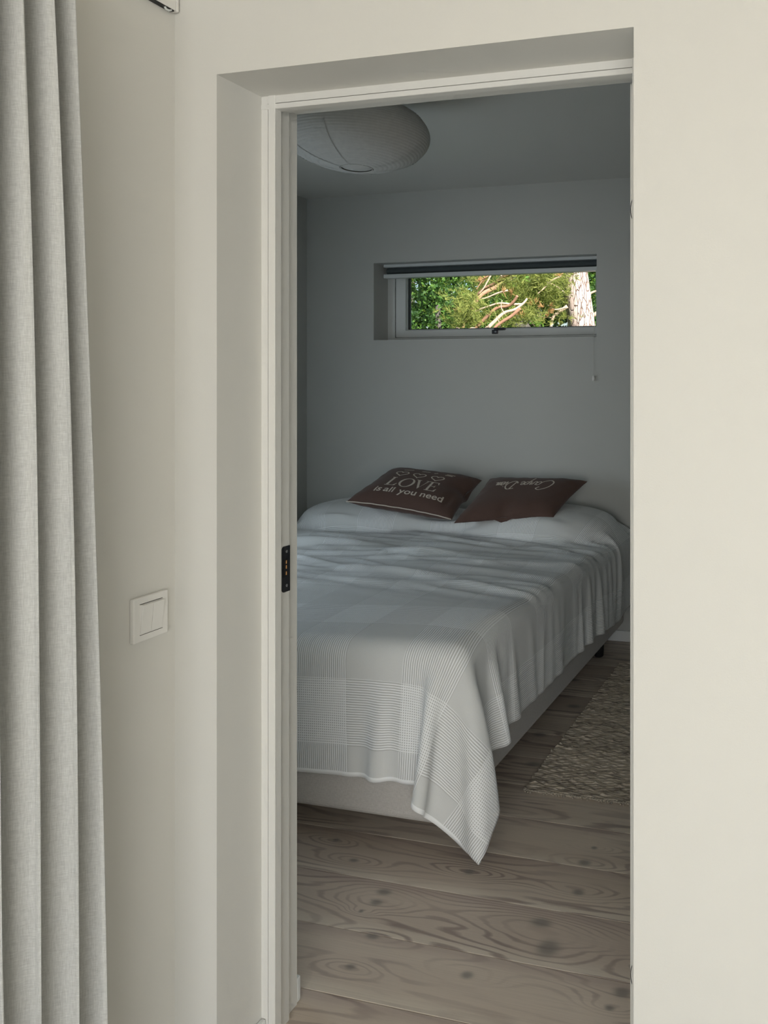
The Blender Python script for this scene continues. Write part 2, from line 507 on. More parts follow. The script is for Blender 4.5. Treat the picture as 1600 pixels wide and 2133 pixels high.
# profile: distance in from the recess side (p), depth along Y (q)
prof = [(0, YFR), (0.0162, YFR), (0.0166, YFR + 0.008), (0.0186, YFR + 0.008), (0.0192, YFR - 0.002), (0.0340, YFR - 0.002), (0.0353, YFR - 0.0007),
        (0.0353, 1.5447), (0.0233, 1.5447), (0.0233, 1.588), (0.0113, 1.588), (0.0113, YI), (0, YI)]
MB().prism(prof, lambda p, q, t: (XO + p, q - 0.0004, t), 0.0, ZO).build('jamb', M['frame'], door)
MB().prism(prof, lambda p, q, t: (XP - p, q - 0.0004, t), 0.0, ZO).build('jamb', M['frame'], door)
profh = [(0, YFR), (0.0162, YFR), (0.0166, YFR + 0.008), (0.0180, YFR + 0.008), (0.0186, YFR - 0.002), (0.0281, YFR - 0.002), (0.0292, YFR - 0.0007),
         (0.0292, 1.5447), (0.0172, 1.5447), (0.0172, 1.588), (0.0052, 1.588), (0.0052, YI), (0, YI)]
MB().prism(profh, lambda p, q, t: (t, q, ZO - p), XO + 0.0005, XP - 0.0005).build('head', M['frame'], door)
# open leaf, hinged on the right jamb and swung into the bedroom
LX0, LX1, LY0, LY1 = -0.3965, -0.3565, 1.600, 2.385
leaf = MB().box((LX0, LY0, 0.008), (LX1, LY1, 2.038)).build('door_leaf', M['frame'], door, bevel=0.0025)
for hz in (1.782, 0.240):
    n = 14
    outl = [(LX1 - 0.004, hz - 0.030), *[(LX0 + 0.018 - 0.016 * math.cos(-math.pi / 2 + math.pi * k / n), hz + 0.030 * math.sin(-math.pi / 2 + math.pi * k / n)) for k in range(n + 1)], (LX1 - 0.004, hz + 0.030)]
    hg = MB().prism(outl, lambda p, q, t: (p, t, q), LY0 - 0.0025, LY0 + 0.001).build('hinge', M['frame'], leaf, bevel=0.0008, seg=1)
    rim = [Vector((p[0], LY0 - 0.0026, p[1])) for p in outl[1:-1]]
    MB().tube(rim, 0.0008, 6).build('hinge_rim', M['dark_metal'], leaf)
    MB().tube([(LX1 - 0.001, LY0 - 0.008, hz - 0.042), (LX1 - 0.001, LY0 - 0.008, hz + 0.042)], 0.007, 12).build('hinge_pin', M['steel'], leaf, smooth=False)
hb = MB().box((LX0 - 0.006, LY1 - 0.085, 0.96), (LX0 + 0.001, LY1 - 0.045, 1.12)).build('door_handle', M['steel'], leaf, bevel=0.002)
# strike plate in the rebate of the left jamb
PX = -1.183
spz0, spz1 = 0.966, 1.068
def plate_outline(y0, y1, z0, z1, r):
    o = []
    for (cy_, cz_, a0) in ((y0 + r, z0 + r, math.pi), (y1 - 0.001, z0 + 0.001, 1.5 * math.pi), (y1 - 0.001, z1 - 0.001, 0), (y0 + r, z1 - r, 0.5 * math.pi)):
        rr = r if cy_ < (y0 + y1) / 2 else 0.001
        for k in range(6):
            w = a0 + 0.5 * math.pi * k / 5
            o.append((cy_ + rr * math.cos(w), cz_ + rr * math.sin(w)))
    return o
sp = MB().prism(plate_outline(1.5615, 1.5885, spz0, spz1, 0.007), lambda p, q, t: (t, p, q), PX, PX + 0.0018).build('strike_plate', M['dark_metal'], door)
sp['label'] = 'dark steel strike plate'
MB().box((PX + 0.0010, 1.564, 1.0), (PX + 0.0024, 1.576, 1.040)).build('latch_hole', M['black'], sp)
for z0 in (1.004, 1.018, 1.029):
    MB().box((PX + 0.0018, 1.5725, z0), (PX + 0.0040, 1.5765, z0 + 0.008)).build('adjuster', M['brass'], sp, bevel=0.0006, seg=1)
for z0 in (0.980, 1.056):
    MB().tube([(PX + 0.0012, 1.577, z0), (PX + 0.0024, 1.577, z0), (PX + 0.0030, 1.577, z0)], [0.0036, 0.0034, 0.0022], 14).build('screw', M['steel'], sp)

# ------------------------------------------------------------------ high bedroom window
win = empty('window_1', ((WX0 + WX1) / 2, YB + 0.18, WZ0))
structure(win, 'narrow horizontal window with white frame high above the bed', 'window')
def ring(mb, x0, x1, z0, z1, y0, y1, w, wb=None, wt=None):
    wb = w if wb is None else wb; wt = w if wt is None else wt
    mb.box((x0, y0, z0), (x0 + w, y1, z1)).box((x1 - w, y0, z0), (x1, y1, z1))
    mb.box((x0 + w, y0, z0), (x1 - w, y1, z0 + wb)).box((x0 + w, y0, z1 - wt), (x1 - w, y1, z1))
    return mb
FY = 4.562
ring(MB(), WX0, WX1, WZ0, WZ1, FY, FY + 0.12, 0.049, 0.022, 0.030).build('window_frame', M['white_paint'], win)
ring(MB(), WX0 + 0.049, WX1 - 0.040, WZ0 + 0.022, WZ1 - 0.03, FY + 0.006, FY + 0.10, 0.0035).build('seal', M['seal'], win)
GX0, GX1 = -2.557, -1.338
GZ0, GZ1 = 1.766, 2.095
sa = MB()
sx0, sx1, sz0, sz1 = WX0 + 0.0535, WX1 - 0.044, WZ0 + 0.025, WZ1 - 0.034
ya, yb = FY + 0.002, FY + 0.075
sa.box((sx0, ya, sz0), (GX0 - 0.010, yb, sz1)).box((GX1 + 0.006, ya, sz0), (sx1, yb, sz1))
sa.box((GX0 - 0.010, ya, sz0), (GX1 + 0.006, yb, GZ0 - 0.004)).box((GX0 - 0.010, ya, GZ1 + 0.006), (GX1 + 0.006, yb, sz1))
sash = sa.build('sash', M['white_paint'], win, bevel=0.002)
ring(MB(), GX0 - 0.010, GX1 + 0.006, GZ0 - 0.004, GZ1 + 0.006, FY + 0.020, FY + 0.060, 0.006).build('glazing_bead', M['alu'], sash)
ring(MB(), GX0 - 0.004, GX1, GZ0 + 0.002, GZ1, FY + 0.030, FY + 0.055, 0.004).build('spacer', M['seal'], sash)
MB().box((GX0 - 0.003, FY + 0.036, GZ0 + 0.001), (GX1 + 0.001, FY + 0.040, GZ1 + 0.001)).build('pane', M['glass'], sash)
hx = at(1033, 690, Y=FY).x
hd = MB().box((hx - 0.022, FY - 0.012, 1.732), (hx + 0.014, FY + 0.004, 1.756)).build('window_handle', M['dark_metal'], sash, bevel=0.003)
MB().box((hx - 0.004, FY - 0.024, 1.752), (hx + 0.068, FY - 0.010, 1.768)).build('lever', M['dark_metal'], sash, bevel=0.004)
MB().tube([(hx + 0.004, FY - 0.0125, 1.744), (hx + 0.004, FY - 0.016, 1.744)], 0.006, 12).build('pivot', M['steel'], sash)

blind = empty('roller_blind', (-1.98, 4.50, 2.16))
tag(blind, 'rolled-up blind with white rails and dark fabric at the top of the window', 'blind')
bx0, bx1 = -2.652, -1.292
MB().box((bx0, 4.452, 2.141), (bx1, 4.545, 2.159)).build('head_rail', M['alu'], blind, bevel=0.002)
MB().tube([(bx0 + 0.006, 4.50, 2.122), (bx1 - 0.006, 4.50, 2.122)], 0.024, 20).build('fabric_roll', M['blind_dark'], blind, smooth=False)
MB().box((bx0 + 0.004, 4.486, 2.096), (bx1 - 0.004, 4.490, 2.118)).build('fabric_end', M['blind_dark'], blind)
MB().box((bx0, 4.452, 2.075), (bx1, 4.500, 2.099)).build('bottom_rail', M['alu'], blind, bevel=0.003)
cx_ = -1.2975
MB().tube([(cx_ - 0.004, 4.455, 2.10), (cx_, 4.40, 1.72), (cx_, 4.392, 1.68), (cx_, 4.392, 1.475)], 0.0011, 6).build('pull_cord', M['cord'], blind)
MB().lathe([(0.0, 0.0), (0.007, 0.004), (0.0085, 0.014), (0.006, 0.030), (0.0, 0.034)], (cx_, 4.3885, 1.445), 14).build('cord_knob', M['white'], blind, smooth=True)

# ------------------------------------------------------------------ light switch
sw = empty('light_switch', (XL, 1.322, 0.972))
tag(sw, 'cream double rocker light switch in a square plate beside the doorway', 'light switch')
sy0, sy1, sz0_, sz1_ = 1.2797, 1.3641, 0.9290, 1.0155
MB().box((XL, sy0, sz0_), (XL + 0.010, sy1, sz1_)).build('plate', M['white'], sw, bevel=0.0022)
def rocker(y0, y1):
    z0, z1 = 0.9435, 1.0015
    p = [(XL + 0.0095, z0), (XL + 0.0105, z0), (XL + 0.0175, z1 - 0.001), (XL + 0.0095, z1)]
    MB().prism(p, lambda a, b, t: (a, t, b), y0, y1).build('rocker', M['white'], sw, bevel=0.0006, seg=1)
rocker(1.2955, 1.3214); rocker(1.3222, 1.3480)
MB().box((XL + 0.0096, 1.294, 1.0018), (XL + 0.0103, 1.3494, 1.0030)).build('gap', M['groove'], sw)
MB().box((XL + 0.0096, 1.294, 0.9420), (XL + 0.0103, 1.3494, 0.9430)).build('gap', M['groove'], sw)

# ------------------------------------------------------------------ curtain and its rail
CUX = XL + 0.088
def curtain_fn(s, t):
    z = 0.015 + (2.125 - 0.015) * t
    low = 1 - t
    ph = 2 * math.pi * (12.3 * (1 - s)) + 0.35 * math.sin(9 * s + 1.0) + 0.9
    amp = 0.029 + 0.010 * low + 0.006 * math.sin(5 * s + 3 * t)
    x = CUX + amp * math.cos(ph) + 0.004 * math.sin(3.1 * ph + 4 * t) + 0.010 * low * math.sin(2.2 * s * 6 + 1.3 * t)
    width = 0.66 + 0.055 * low
    yy = 1.058 + 0.045 * min(1.0, low * 1.15) - (1 - s) * width + 0.012 * math.sin(ph + 0.9) * (0.5 + low * 0.7) + 0.008 * math.sin(4 * t + 6 * s)
    return (x, yy, z)
cur = empty('curtain', (CUX, 0.75, 0.0))
tag(cur, 'pale grey linen curtain hanging in soft vertical folds at the left edge', 'curtain')
c_ = MB().grid(curtain_fn, 420, 40).build('fabric', M['linen'], cur, smooth=True)
sm = c_.modifiers.new('thickness', 'SOLIDIFY'); sm.thickness = 0.0015
rl = empty('wall_casing', (XL, 1.1, 2.187))
tag(rl, 'slim white casing fixed high on the side wall in the corner', 'casing')
RX = XL + 0.0125
re = at(367, 23, X=RX); rz = re.z
MB().box((XL + 0.0005, 0.70, rz), (RX, re.y, rz + 0.16)).build('body', M['white'], rl, bevel=0.0015)
MB().box((XL + 0.0005, re.y, rz - 0.001), (RX + 0.0016, re.y + 0.006, rz + 0.161)).build('end_cap', M['white'], rl, bevel=0.001)
MB().box((XL + 0.0008, 0.70, rz - 0.0028), (RX - 0.0015, re.y - 0.004, rz + 0.0003)).build('bottom_slot', M['black'], rl)
MB().tube([(RX - 0.003, re.y - 0.026, rz - 0.002), (RX - 0.003, re.y - 0.024, rz - 0.0055), (RX - 0.003, re.y - 0.016, rz - 0.0055), (RX - 0.003, re.y - 0.010, rz - 0.002)], 0.0022, 8).build('clip', M['alu'], rl)

# ------------------------------------------------------------------ paper lantern
LC = at(743, 280, d=3.1)
LA, LB = 0.272, 0.133
lamp = empty('paper_lantern', (LC.x, LC.y, ZC))
tag(lamp, 'large flattened white paper lantern hanging close under the bedroom ceiling', 'ceiling lamp')
pr_ = []
NR = 46
for i in range(NR * 3 + 1):
    w = -math.pi / 2 + math.pi * i / (NR * 3)
    r = LA * math.cos(w); z = LB * math.sin(w)
    if r < 0.058: continue
    e = 0.0011 * math.cos(2 * math.pi * i / 3)
    pr_.append((r + e * math.cos(w), z + e * math.sin(w)))
MB().lathe(pr_, LC, 72).build('shade', M['paper'], lamp, smooth=True)
for k in range(8):
    a = 2 * math.pi * k / 8 + 0.12
    MB().lathe([(r + 0.0012 * r / LA, z + (0.0015 if z > 0 else -0.0015)) for r, z in pr_], LC, 2, a - 0.028, a + 0.028).build('seam', M['paper'], lamp, smooth=True)
zb = pr_[0][1]
rr = [(LC.x + 0.058 * math.cos(2 * math.pi * k / 32), LC.y + 0.058 * math.sin(2 * math.pi * k / 32), LC.z + zb) for k in range(33)]
MB().tube(rr, 0.0014, 8, caps=False).build('ring', M['cord'], lamp, smooth=True)
MB().lathe([(0.0, -0.006), (0.050, -0.002), (0.057, 0.0)], (LC.x, LC.y, LC.z + zb + 0.004), 32).build('bottom_disc', M['paper'], lamp, smooth=True)
MB().tube([(LC.x, LC.y, LC.z + 0.05), (LC.x, LC.y, ZC - 0.02)], 0.003, 8).build('cord', M['white'], lamp)
MB().lathe([(0.0, 0.0), (0.045, 0.0), (0.048, -0.006), (0.040, -0.022), (0.0, -0.026)], (LC.x, LC.y, ZC - 0.0005), 28).build('ceiling_cup', M['white'], lamp, smooth=True)

# ------------------------------------------------------------------ bed
BX0, BX1, BY0, BY1 = -2.98, -1.115, 2.222, 4.372
bed = empty('bed', ((BX0 + BX1) / 2, (BY0 + BY1) / 2, 0))
tag(bed, 'double divan bed with beige fabric base on dark legs against the back wall', 'bed')
MB().box((BX0, BY0, 0.106), (BX1, BY1, 0.320)).build('base', M['base_fabric'], bed, smooth=False, bevel=0.024, seg=4)
MB().box((BX0 + 0.015, BY0 + 0.012, 0.322), (BX1 - 0.015, BY1 - 0.01, 0.600)).build('mattress', M['mattress'], bed, bevel=0.04, seg=4)
for lx in (BX0 + 0.09, BX1 - 0.075):
    for ly in (BY0 + 0.36, 4.125):
        lg = MB().lathe([(0.0, 0.0), (0.022, 0.0), (0.024, 0.006), (0.029, 0.106)], (lx, ly, 0.0), 20).build('leg', M['black'], bed, smooth=True)
        MB().box((lx - 0.027, ly - 0.0295, 0.008), (lx - 0.023, ly - 0.013, 0.104)).build('leg_strip', M['steel'], lg)

# bedspread: a woven sheet laid over the mattress and pillows and let fall under its own weight
def drape():
    r = 0.055
    lo = np.array([BX0 + r - 0.012, BY0 + r - 0.012, 0.12]); hi = np.array([BX1 - r + 0.062, BY1 + 0.20, 0.632 - r])
    pil = [(-2.47, 4.13, 0.655, 0.46, 0.27, 0.125), (-1.52, 4.13, 0.655, 0.42, 0.27, 0.125)]
    U0, U1, V1 = BX0 - 0.14, BX1 + 0.41, 0.39 + (4.385 - BY0) + 0.07
    def run(P, h, steps, iters, damp):
        nu, nv = P.shape[0], P.shape[1]
        Ug, Vg = np.meshgrid(U0 + h * np.arange(nu), h * np.arange(nv), indexing='ij')
        RY = BY0 + Vg - 0.39
        TX = Ug - 0.026 * (RY - 2.35)
        TY = RY + 0.026 * (Ug + 1.9)
        grip = ((Ug > BX0 + 0.10) & (Ug < BX1 - 0.09) & (Vg > 0.49) & (RY < 3.75)) * 0.5
        prev = P.copy()
        dt2 = (1 / 60.0) ** 2
        hd = h * math.sqrt(2)
        def proj(A, B, L, k):
            d = B - A
            n = np.sqrt((d * d).sum(-1, keepdims=True)) + 1e-9
            c = d * (k * 0.5 * (n - L) / n)
            A += c; B -= c
        for st in range(steps):
            vel = (P - prev) * damp
            prev = P.copy()
            P += vel
            P[..., 2] -= 3.2 * dt2
            for it in range(iters):
                for o in (0, 1):
                    a = (nu - o) // 2 * 2
                    proj(P[o:o + a:2], P[o + 1:o + a:2], h, 1.0)
                    a = (nv - o) // 2 * 2
                    proj(P[:, o:o + a:2], P[:, o + 1:o + a:2], h, 1.0)
                for o in (0, 1):
                    a = (nu - o) // 2 * 2
                    proj(P[o:o + a:2, :-1], P[o + 1:o + a:2, 1:], hd, 0.35)
                    proj(P[o:o + a:2, 1:], P[o + 1:o + a:2, :-1], hd, 0.35)
                for o in (0, 1, 2, 3):
                    q = P[o::4]; w = P[o + 2::4]; m = min(len(q), len(w))
                    if it % 2 == 0: proj(q[:m], w[:m], 2 * h, 0.10)
                    q = P[:, o::4]; w = P[:, o + 2::4]; m = min(q.shape[1], w.shape[1])
                    if it % 2 == 0: proj(q[:, :m], w[:, :m], 2 * h, 0.10)
                # bed
                Q = P.copy()
                bump = 0.010 * np.sin(3.1 * Q[..., 0] + 2.0 * Q[..., 1]) + 0.008 * np.sin(7.0 * Q[..., 1] - 2.3 * Q[..., 0] + 1.0)
                bump += 0.018 * np.exp(-((Q[..., 1] - 2.62) / 0.25) ** 2)
                Q[..., 2] -= bump
                c = np.minimum(np.maximum(Q, lo), hi)
                d = Q - c
                n = np.sqrt((d * d).sum(-1))
                ins = n < 1e-6
                hit = n < r
                k = np.where(hit & ~ins, r / np.maximum(n, 1e-6), 1.0)[..., None]
                P2 = c + d * k
                P2[..., 2] = np.where(ins, hi[2] + r, P2[..., 2]) + bump
                P[...] = np.where(hit[..., None], P2, P)
                for (px_, py_, pz_, a_, b_, c_) in pil:
                    e = (P - np.array([px_, py_, pz_])) / np.array([a_, b_, c_])
                    m = (np.abs(e) ** 2.6).sum(-1) ** (1 / 2.6)
                    hp = (m < 1) & (m > 1e-4)
                    f = np.where(hp, 1 / np.maximum(m, 1e-4), 1.0)[..., None]
                    Pn = np.array([px_, py_, pz_]) + e * f * np.array([a_, b_, c_])
                    P[...] = np.where(hp[..., None], 0.35 * P + 0.65 * Pn, P)
                    hit |= hp
                P[-1, 0] += 0.12 * (np.array([-0.985, 2.20, 0.045]) - P[-1, 0])
                P[..., 0] += grip * (TX - P[..., 0])
                P[..., 1] += grip * (TY - P[..., 1])
                P[..., 1] = np.minimum(P[..., 1], 4.388)
                P[..., 2] = np.maximum(P[..., 2], 0.006)
            prev = np.where(hit[..., None], P - (P - prev) * 0.25, prev)
        return P
    h = 0.040
    nu = int(round((U1 - U0) / h)) + 1; nv = int(round(V1 / h)) + 1
    uu = U0 + h * np.arange(nu); vv = h * np.arange(nv)
    U, V = np.meshgrid(uu, vv, indexing='ij')
    P = np.zeros((nu, nv, 3))
    over_f = np.maximum(0.39 - V, 0); over_r = np.maximum(U - BX1, 0); over_l = np.maximum(BX0 - U, 0)
    P[..., 0] = np.clip(U, BX0, BX1) + 0.65 * over_r - 0.5 * over_l
    P[..., 1] = BY0 + np.maximum(V - 0.39, 0) - 0.5 * over_f
    P[..., 2] = 0.70 - 0.80 * np.maximum(np.maximum(over_f, over_r), over_l) + 0.02 * np.sin(9 * U + 6 * V)
    P[..., 2] += 0.14 * np.exp(-((P[..., 1] - 4.13) / 0.2) ** 2)
    P = run(P, h, 190, 14, 0.985)
    for (st, itn) in ((70, 12),):
        h /= 2
        n2, m2 = P.shape[0] * 2 - 1, P.shape[1] * 2 - 1
        Z = np.zeros((n2, m2, 3))
        Z[::2, ::2] = P
        Z[1::2, ::2] = 0.5 * (P[:-1] + P[1:])
        Z[:, 1::2] = 0.5 * (Z[:, :-2:2] + Z[:, 2::2])
        P = run(Z, h, st, itn, 0.95)
    nu, nv = P.shape[:2]
    uu = U0 + h * np.arange(nu); vv = h * np.arange(nv)
    return P, uu, vv

P, uu, vv = drape()
# creases pulled across the top of the cover
U, V = np.meshgrid(uu, vv, indexing='ij')
top = np.clip((P[..., 2] - 0.55) / 0.08, 0, 1) * np.clip((V - 0.75) / 0.5, 0, 1)
def ridge(seed, n, amp, lx, ly, y0, y1):
    q = np.zeros_like(U); g = np.random.default_rng(seed)
    for _ in range(n):
        x0 = g.uniform(BX0, BX1); yc = g.uniform(y0, y1); sl = g.normal(-0.10, 0.16); cu = g.normal(0, 0.25)
        a = g.uniform(0.4, 1.0) * amp; wx = lx * g.uniform(0.5, 1.4); wy = ly * g.uniform(0.6, 1.5)
        dx = P[..., 0] - x0
        dy = P[..., 1] - (yc + sl * dx + cu * dx * dx)
        q += a * np.exp(-(dx / wx) ** 2) * np.exp(-(dy / wy) ** 2)
    return q
wr = ridge(3, 56, 0.021, 0.30, 0.024, 2.65, 3.88) + ridge(5, 80, 0.012, 0.22, 0.013, 2.8, 3.92) - ridge(8, 26, 0.010, 0.25, 0.05, 2.6, 3.7)
P[..., 2] += wr * top
side = np.clip((0.60 - P[..., 2]) / 0.1, 0, 1) * np.clip((P[..., 0] - (BX1 + 0.02)) / 0.03, 0, 1)
gs = np.random.default_rng(21)
for _ in range(26):
    yc = gs.uniform(2.5, 4.35); wd = gs.uniform(0.010, 0.028); sl = gs.normal(0, 0.12)
    P[..., 0] += side * gs.uniform(0.002, 0.007) * np.exp(-((P[..., 1] - yc - sl * (0.6 - P[..., 2])) / wd) ** 2)
nu, nv = P.shape[:2]
me = bpy.data.meshes.new('bedspread')
idx = np.arange(nu * nv).reshape(nu, nv)
faces = np.stack([idx[:-1, :-1], idx[1:, :-1], idx[1:, 1:], idx[:-1, 1:]], -1).reshape(-1, 4)
me.from_pydata(P.reshape(-1, 3).tolist(), [], faces.tolist())
uvl = me.uv_layers.new(name='UVMap')
lv = np.zeros(len(me.loops), dtype=np.int32); me.loops.foreach_get('vertex_index', lv)
UVA = np.stack([U + 1.26 + 0.36 + 0.38 * 12, V], -1).reshape(-1, 2)
uvl.data.foreach_set('uv', UVA[lv].astype(np.float32).ravel())
me.shade_smooth()
spread = obj('bedspread', me, M['bedspread'])
tag(spread, 'off-white woven bedspread with ribbed plaid bands draped over the bed', 'bedspread')
ss = spread.modifiers.new('subdivision', 'SUBSURF'); ss.levels = 1; ss.render_levels = 1
so = spread.modifiers.new('thickness', 'SOLIDIFY'); so.thickness = 0.003; so.offset = 0

# ------------------------------------------------------------------ cushions
def cushion(name, A, B, C, D, T, label, wr=0.0, dents=(), under=0.5):
    A, B, C, D = map(Vector, (A, B, C, D))
    ctr = (A + B + C + D) / 4
    N = (B - A).cross(D - A).normalized()
    def flat(u, v):
        u2 = u * (1 - 0.055 * (1 - v * v)); v2 = v * (1 - 0.085 * (1 - u * u))
        a, b = (u2 + 1) / 2, (v2 + 1) / 2
        return A * (1 - a) * (1 - b) + B * a * (1 - b) + C * a * b + D * (1 - a) * b
    def surf(u, v, side, off=0.0):
        e = max(0.0, (1 - u ** 4)) * max(0.0, (1 - v ** 4))
        h = T * e ** 0.55
        rim = (max(abs(u), abs(v))) ** 6
        h += wr * rim * e ** 0.3 * (math.sin(17 * u + 5 * v) * math.sin(13 * v - 7 * u + 1))
        for (du, dv, su, sv, am) in dents:
            h -= am * math.exp(-((u - du) / su) ** 2 - ((v - dv) / sv) ** 2)
        return flat(u, v) + N * ((h if side > 0 else -under * h) + off)
    o = empty(name, ctr - N * T)
    tag(o, label, 'cushion', 'brown printed cushions')
    n = 44
    g = lambda t: math.sin((t - 0.5) * math.pi)
    mb = MB().grid(lambda a, b: surf(g(a), g(b), 1), n, n)
    mb.grid(lambda a, b: surf(g(1 - a), g(b), -1), n, n)
    cv = mb.build('cover', M['brown'], o, smooth=True)
    bm = bmesh.new(); bm.from_mesh(cv.data); bmesh.ops.remove_doubles(bm, verts=bm.verts, dist=2e-4); bm.to_mesh(cv.data); bm.free()
    cv.data.shade_smooth()
    return o, surf

def text_mesh(body, size):
    cu = bpy.data.curves.new('t', 'FONT'); cu.body = body; cu.size = size; cu.align_x = 'CENTER'; cu.resolution_u = 3; cu.offset = 0.004
    o = bpy.data.objects.new('t', cu); col.objects.link(o)
    dg = bpy.context.evaluated_depsgraph_get()
    me = bpy.data.meshes.new_from_object(o.evaluated_get(dg))
    bpy.data.objects.remove(o); bpy.data.curves.remove(cu)
    return me

def press(bm_or_me, name, fn, parent, mat, cut=0.06):
    """wraps flat lettering (x, y) onto a cushion"""
    bm = bmesh.new()
    bm.from_mesh(bm_or_me)
    bmesh.ops.triangulate(bm, faces=bm.faces)
    for _ in range(3):
        es = [e for e in bm.edges if e.calc_length() > cut]
        if not es: break
        bmesh.ops.subdivide_edges(bm, edges=es, cuts=1)
        bmesh.ops.triangulate(bm, faces=bm.faces)
    for v in bm.verts: v.co = fn(v.co.x, v.co.y)
    me = bpy.data.meshes.new(name)
    bm.to_mesh(me); bm.free()
    return obj(name, me, mat, parent)

def flat_mesh(polys):
    me = bpy.data.meshes.new('flat')
    v, f = [], []
    for p in polys:
        f.append(list(range(len(v), len(v) + len(p)))); v += [(a, b, 0) for a, b in p]
    me.from_pydata(v, [], f); me.update()
    return me

def ribbon(pts, w):
    """quads along a polyline"""
    out = []; L = []; R = []
    n = len(pts)
    for i, p in enumerate(pts):
        a = pts[max(i - 1, 0)]; b = pts[min(i + 1, n - 1)]
        dx, dy = b[0] - a[0], b[1] - a[1]; q = math.hypot(dx, dy) or 1
        ww = w[i] if hasattr(w, '__len__') else w
        L.append((p[0] - dy / q * ww, p[1] + dx / q * ww)); R.append((p[0] + dy / q * ww, p[1] - dx / q * ww))
    for i in range(n - 1): out.append([R[i], R[i + 1], L[i + 1], L[i]])
    return out

def smooth_line(pts, k=6):
    out = []
    n = len(pts)
    for i in range(n - 1):
        p0, p1, p2, p3 = pts[max(i - 1, 0)], pts[i], pts[i + 1], pts[min(i + 2, n - 1)]
        for j in range(k):
            t = j / k
            out.append(tuple(0.5 * (2 * p1[d] + (p2[d] - p0[d]) * t + (2 * p0[d] - 5 * p1[d] + 4 * p2[d] - p3[d]) * t * t + (3 * p1[d] - p0[d] - 3 * p2[d] + p3[d]) * t ** 3) for d in (0, 1)))
    out.append(pts[-1])
    return out

# left cushion: LOVE / is all you need
cl, surf_l = cushion('cushion', (-2.46, 3.76, 0.815), (-1.90, 3.85, 0.730), (-1.905, 4.235, 0.890), (-2.42, 4.150, 0.945), 0.072,
                     'brown cushion printed with LOVE is all you need under three hearts', 0.006, ((1.0, 0.15, 0.30, 0.25, 0.03), (0.80, -0.55, 0.07, 0.3, 0.012)), 0.8)
def on_left(x, y): return surf_l(x, y, 1, 0.0012)
L_ = [[(0, 0), (.30, 0), (.30, .05), (0, .05)], [(.08, .05), (.22, .05), (.22, .95), (.08, .95)], [(0, .95), (.30, .95), (.30, 1), (0, 1)],
      [(.30, 0), (.62, 0), (.62, .05), (.30, .05)], [(.50, .05), (.62, .05), (.66, .27), (.62, .27)]]
def ring_poly(cx, cy, ro, ri, n=36):
    o = []
    for k in range(n):
        a, b = 2 * math.pi * k / n, 2 * math.pi * (k + 1) / n
        o.append([(cx + ri[0] * math.cos(a), cy + ri[1] * math.sin(a)), (cx + ro[0] * math.cos(a), cy + ro[1] * math.sin(a)),
                  (cx + ro[0] * math.cos(b), cy + ro[1] * math.sin(b)), (cx + ri[0] * math.cos(b), cy + ri[1] * math.sin(b))])
    return o
O_ = ring_poly(.46, .5, (.46, .53), (.32, .47))
V_ = [[(.04, .95), (.20, .95), (.47, .16), (.41, -.02)], [(.41, -.02), (.47, .16), (.74, .95), (.68, .95)], [(-.04, .95), (.28, .95), (.28, 1), (-.04, 1)], [(.58, .95), (.84, .95), (.84, 1), (.58, 1)]]
E_ = [[(0, 0), (.64, 0), (.64, .05), (0, .05)], [(.08, .05), (.22, .05), (.22, .95), (.08, .95)], [(0, .95), (.60, .95), (.60, 1), (0, 1)], [(.22, .49), (.46, .49), (.46, .54), (.22, .54)],
      [(.44, .40), (.48, .40), (.48, .63), (.44, .63)], [(.52, .05), (.64, .05), (.68, .27), (.64, .27)], [(.50, .95), (.60, .95), (.62, .76), (.58, .76)]]
polys = []
for gl, off in ((L_, 0.0), (O_, .70), (V_, 1.62), (E_, 2.46)):
    for p in gl: polys.append([((x + off - 1.57) * 0.33 - 0.03, -0.44 + y * 0.46) for x, y in p])
press(flat_mesh(polys), 'lettering', on_left, cl, M['print'])
for word, wx in (('is', -0.62), ('all', -0.385), ('you', 0.02), ('need', 0.54)):
    tm = text_mesh(word, 0.30)
    for v in tm.vertices: v.co.x = v.co.x * 0.80 + wx * 0.92; v.co.y = v.co.y * 0.95 - 0.72
    press(tm, 'lettering', on_left, cl, M['print'])
heart = []
for k in range(41):
    a = 2 * math.pi * k / 40
    heart.append((16 * math.sin(a) ** 3 / 17, (13 * math.cos(a) - 5 * math.cos(2 * a) - 2 * math.cos(3 * a) - math.cos(4 * a)) / 17))
hp = []
for hx_, hy_ in ((-0.46, 0.27), (-0.08, 0.26), (0.32, 0.24)):
    press(flat_mesh(ribbon([(hx_ + x * 0.14, hy_ + y * 0.15) for x, y in heart], 0.014)), 'heart_print', on_left, cl, M['print'])
dash = []
for (x0, y0, x1, y1) in ((-0.50, 0.50, -0.30, 0.55), (-0.12, 0.54, 0.06, 0.55), (0.16, 0.50, 0.22, 0.57), (0.40, 0.49, 0.56, 0.49), (0.42, 0.55, 0.60, 0.55)):
    press(flat_mesh(ribbon([(x0, y0), ((x0 + x1) / 2, (y0 + y1) / 2), (x1, y1)], 0.015)), 'print_stroke', on_left, cl, M['print'])  # short printed strokes standing for the bottoms of another line of text
pp = [surf_l(-0.99 + 1.98 * k / 40, -0.998, 1, 0.002) + Vector((0, -0.0025, 0)) for k in range(41)]
MB().tube(pp, 0.0030, 8).build('piping', M['print'], cl, smooth=True)

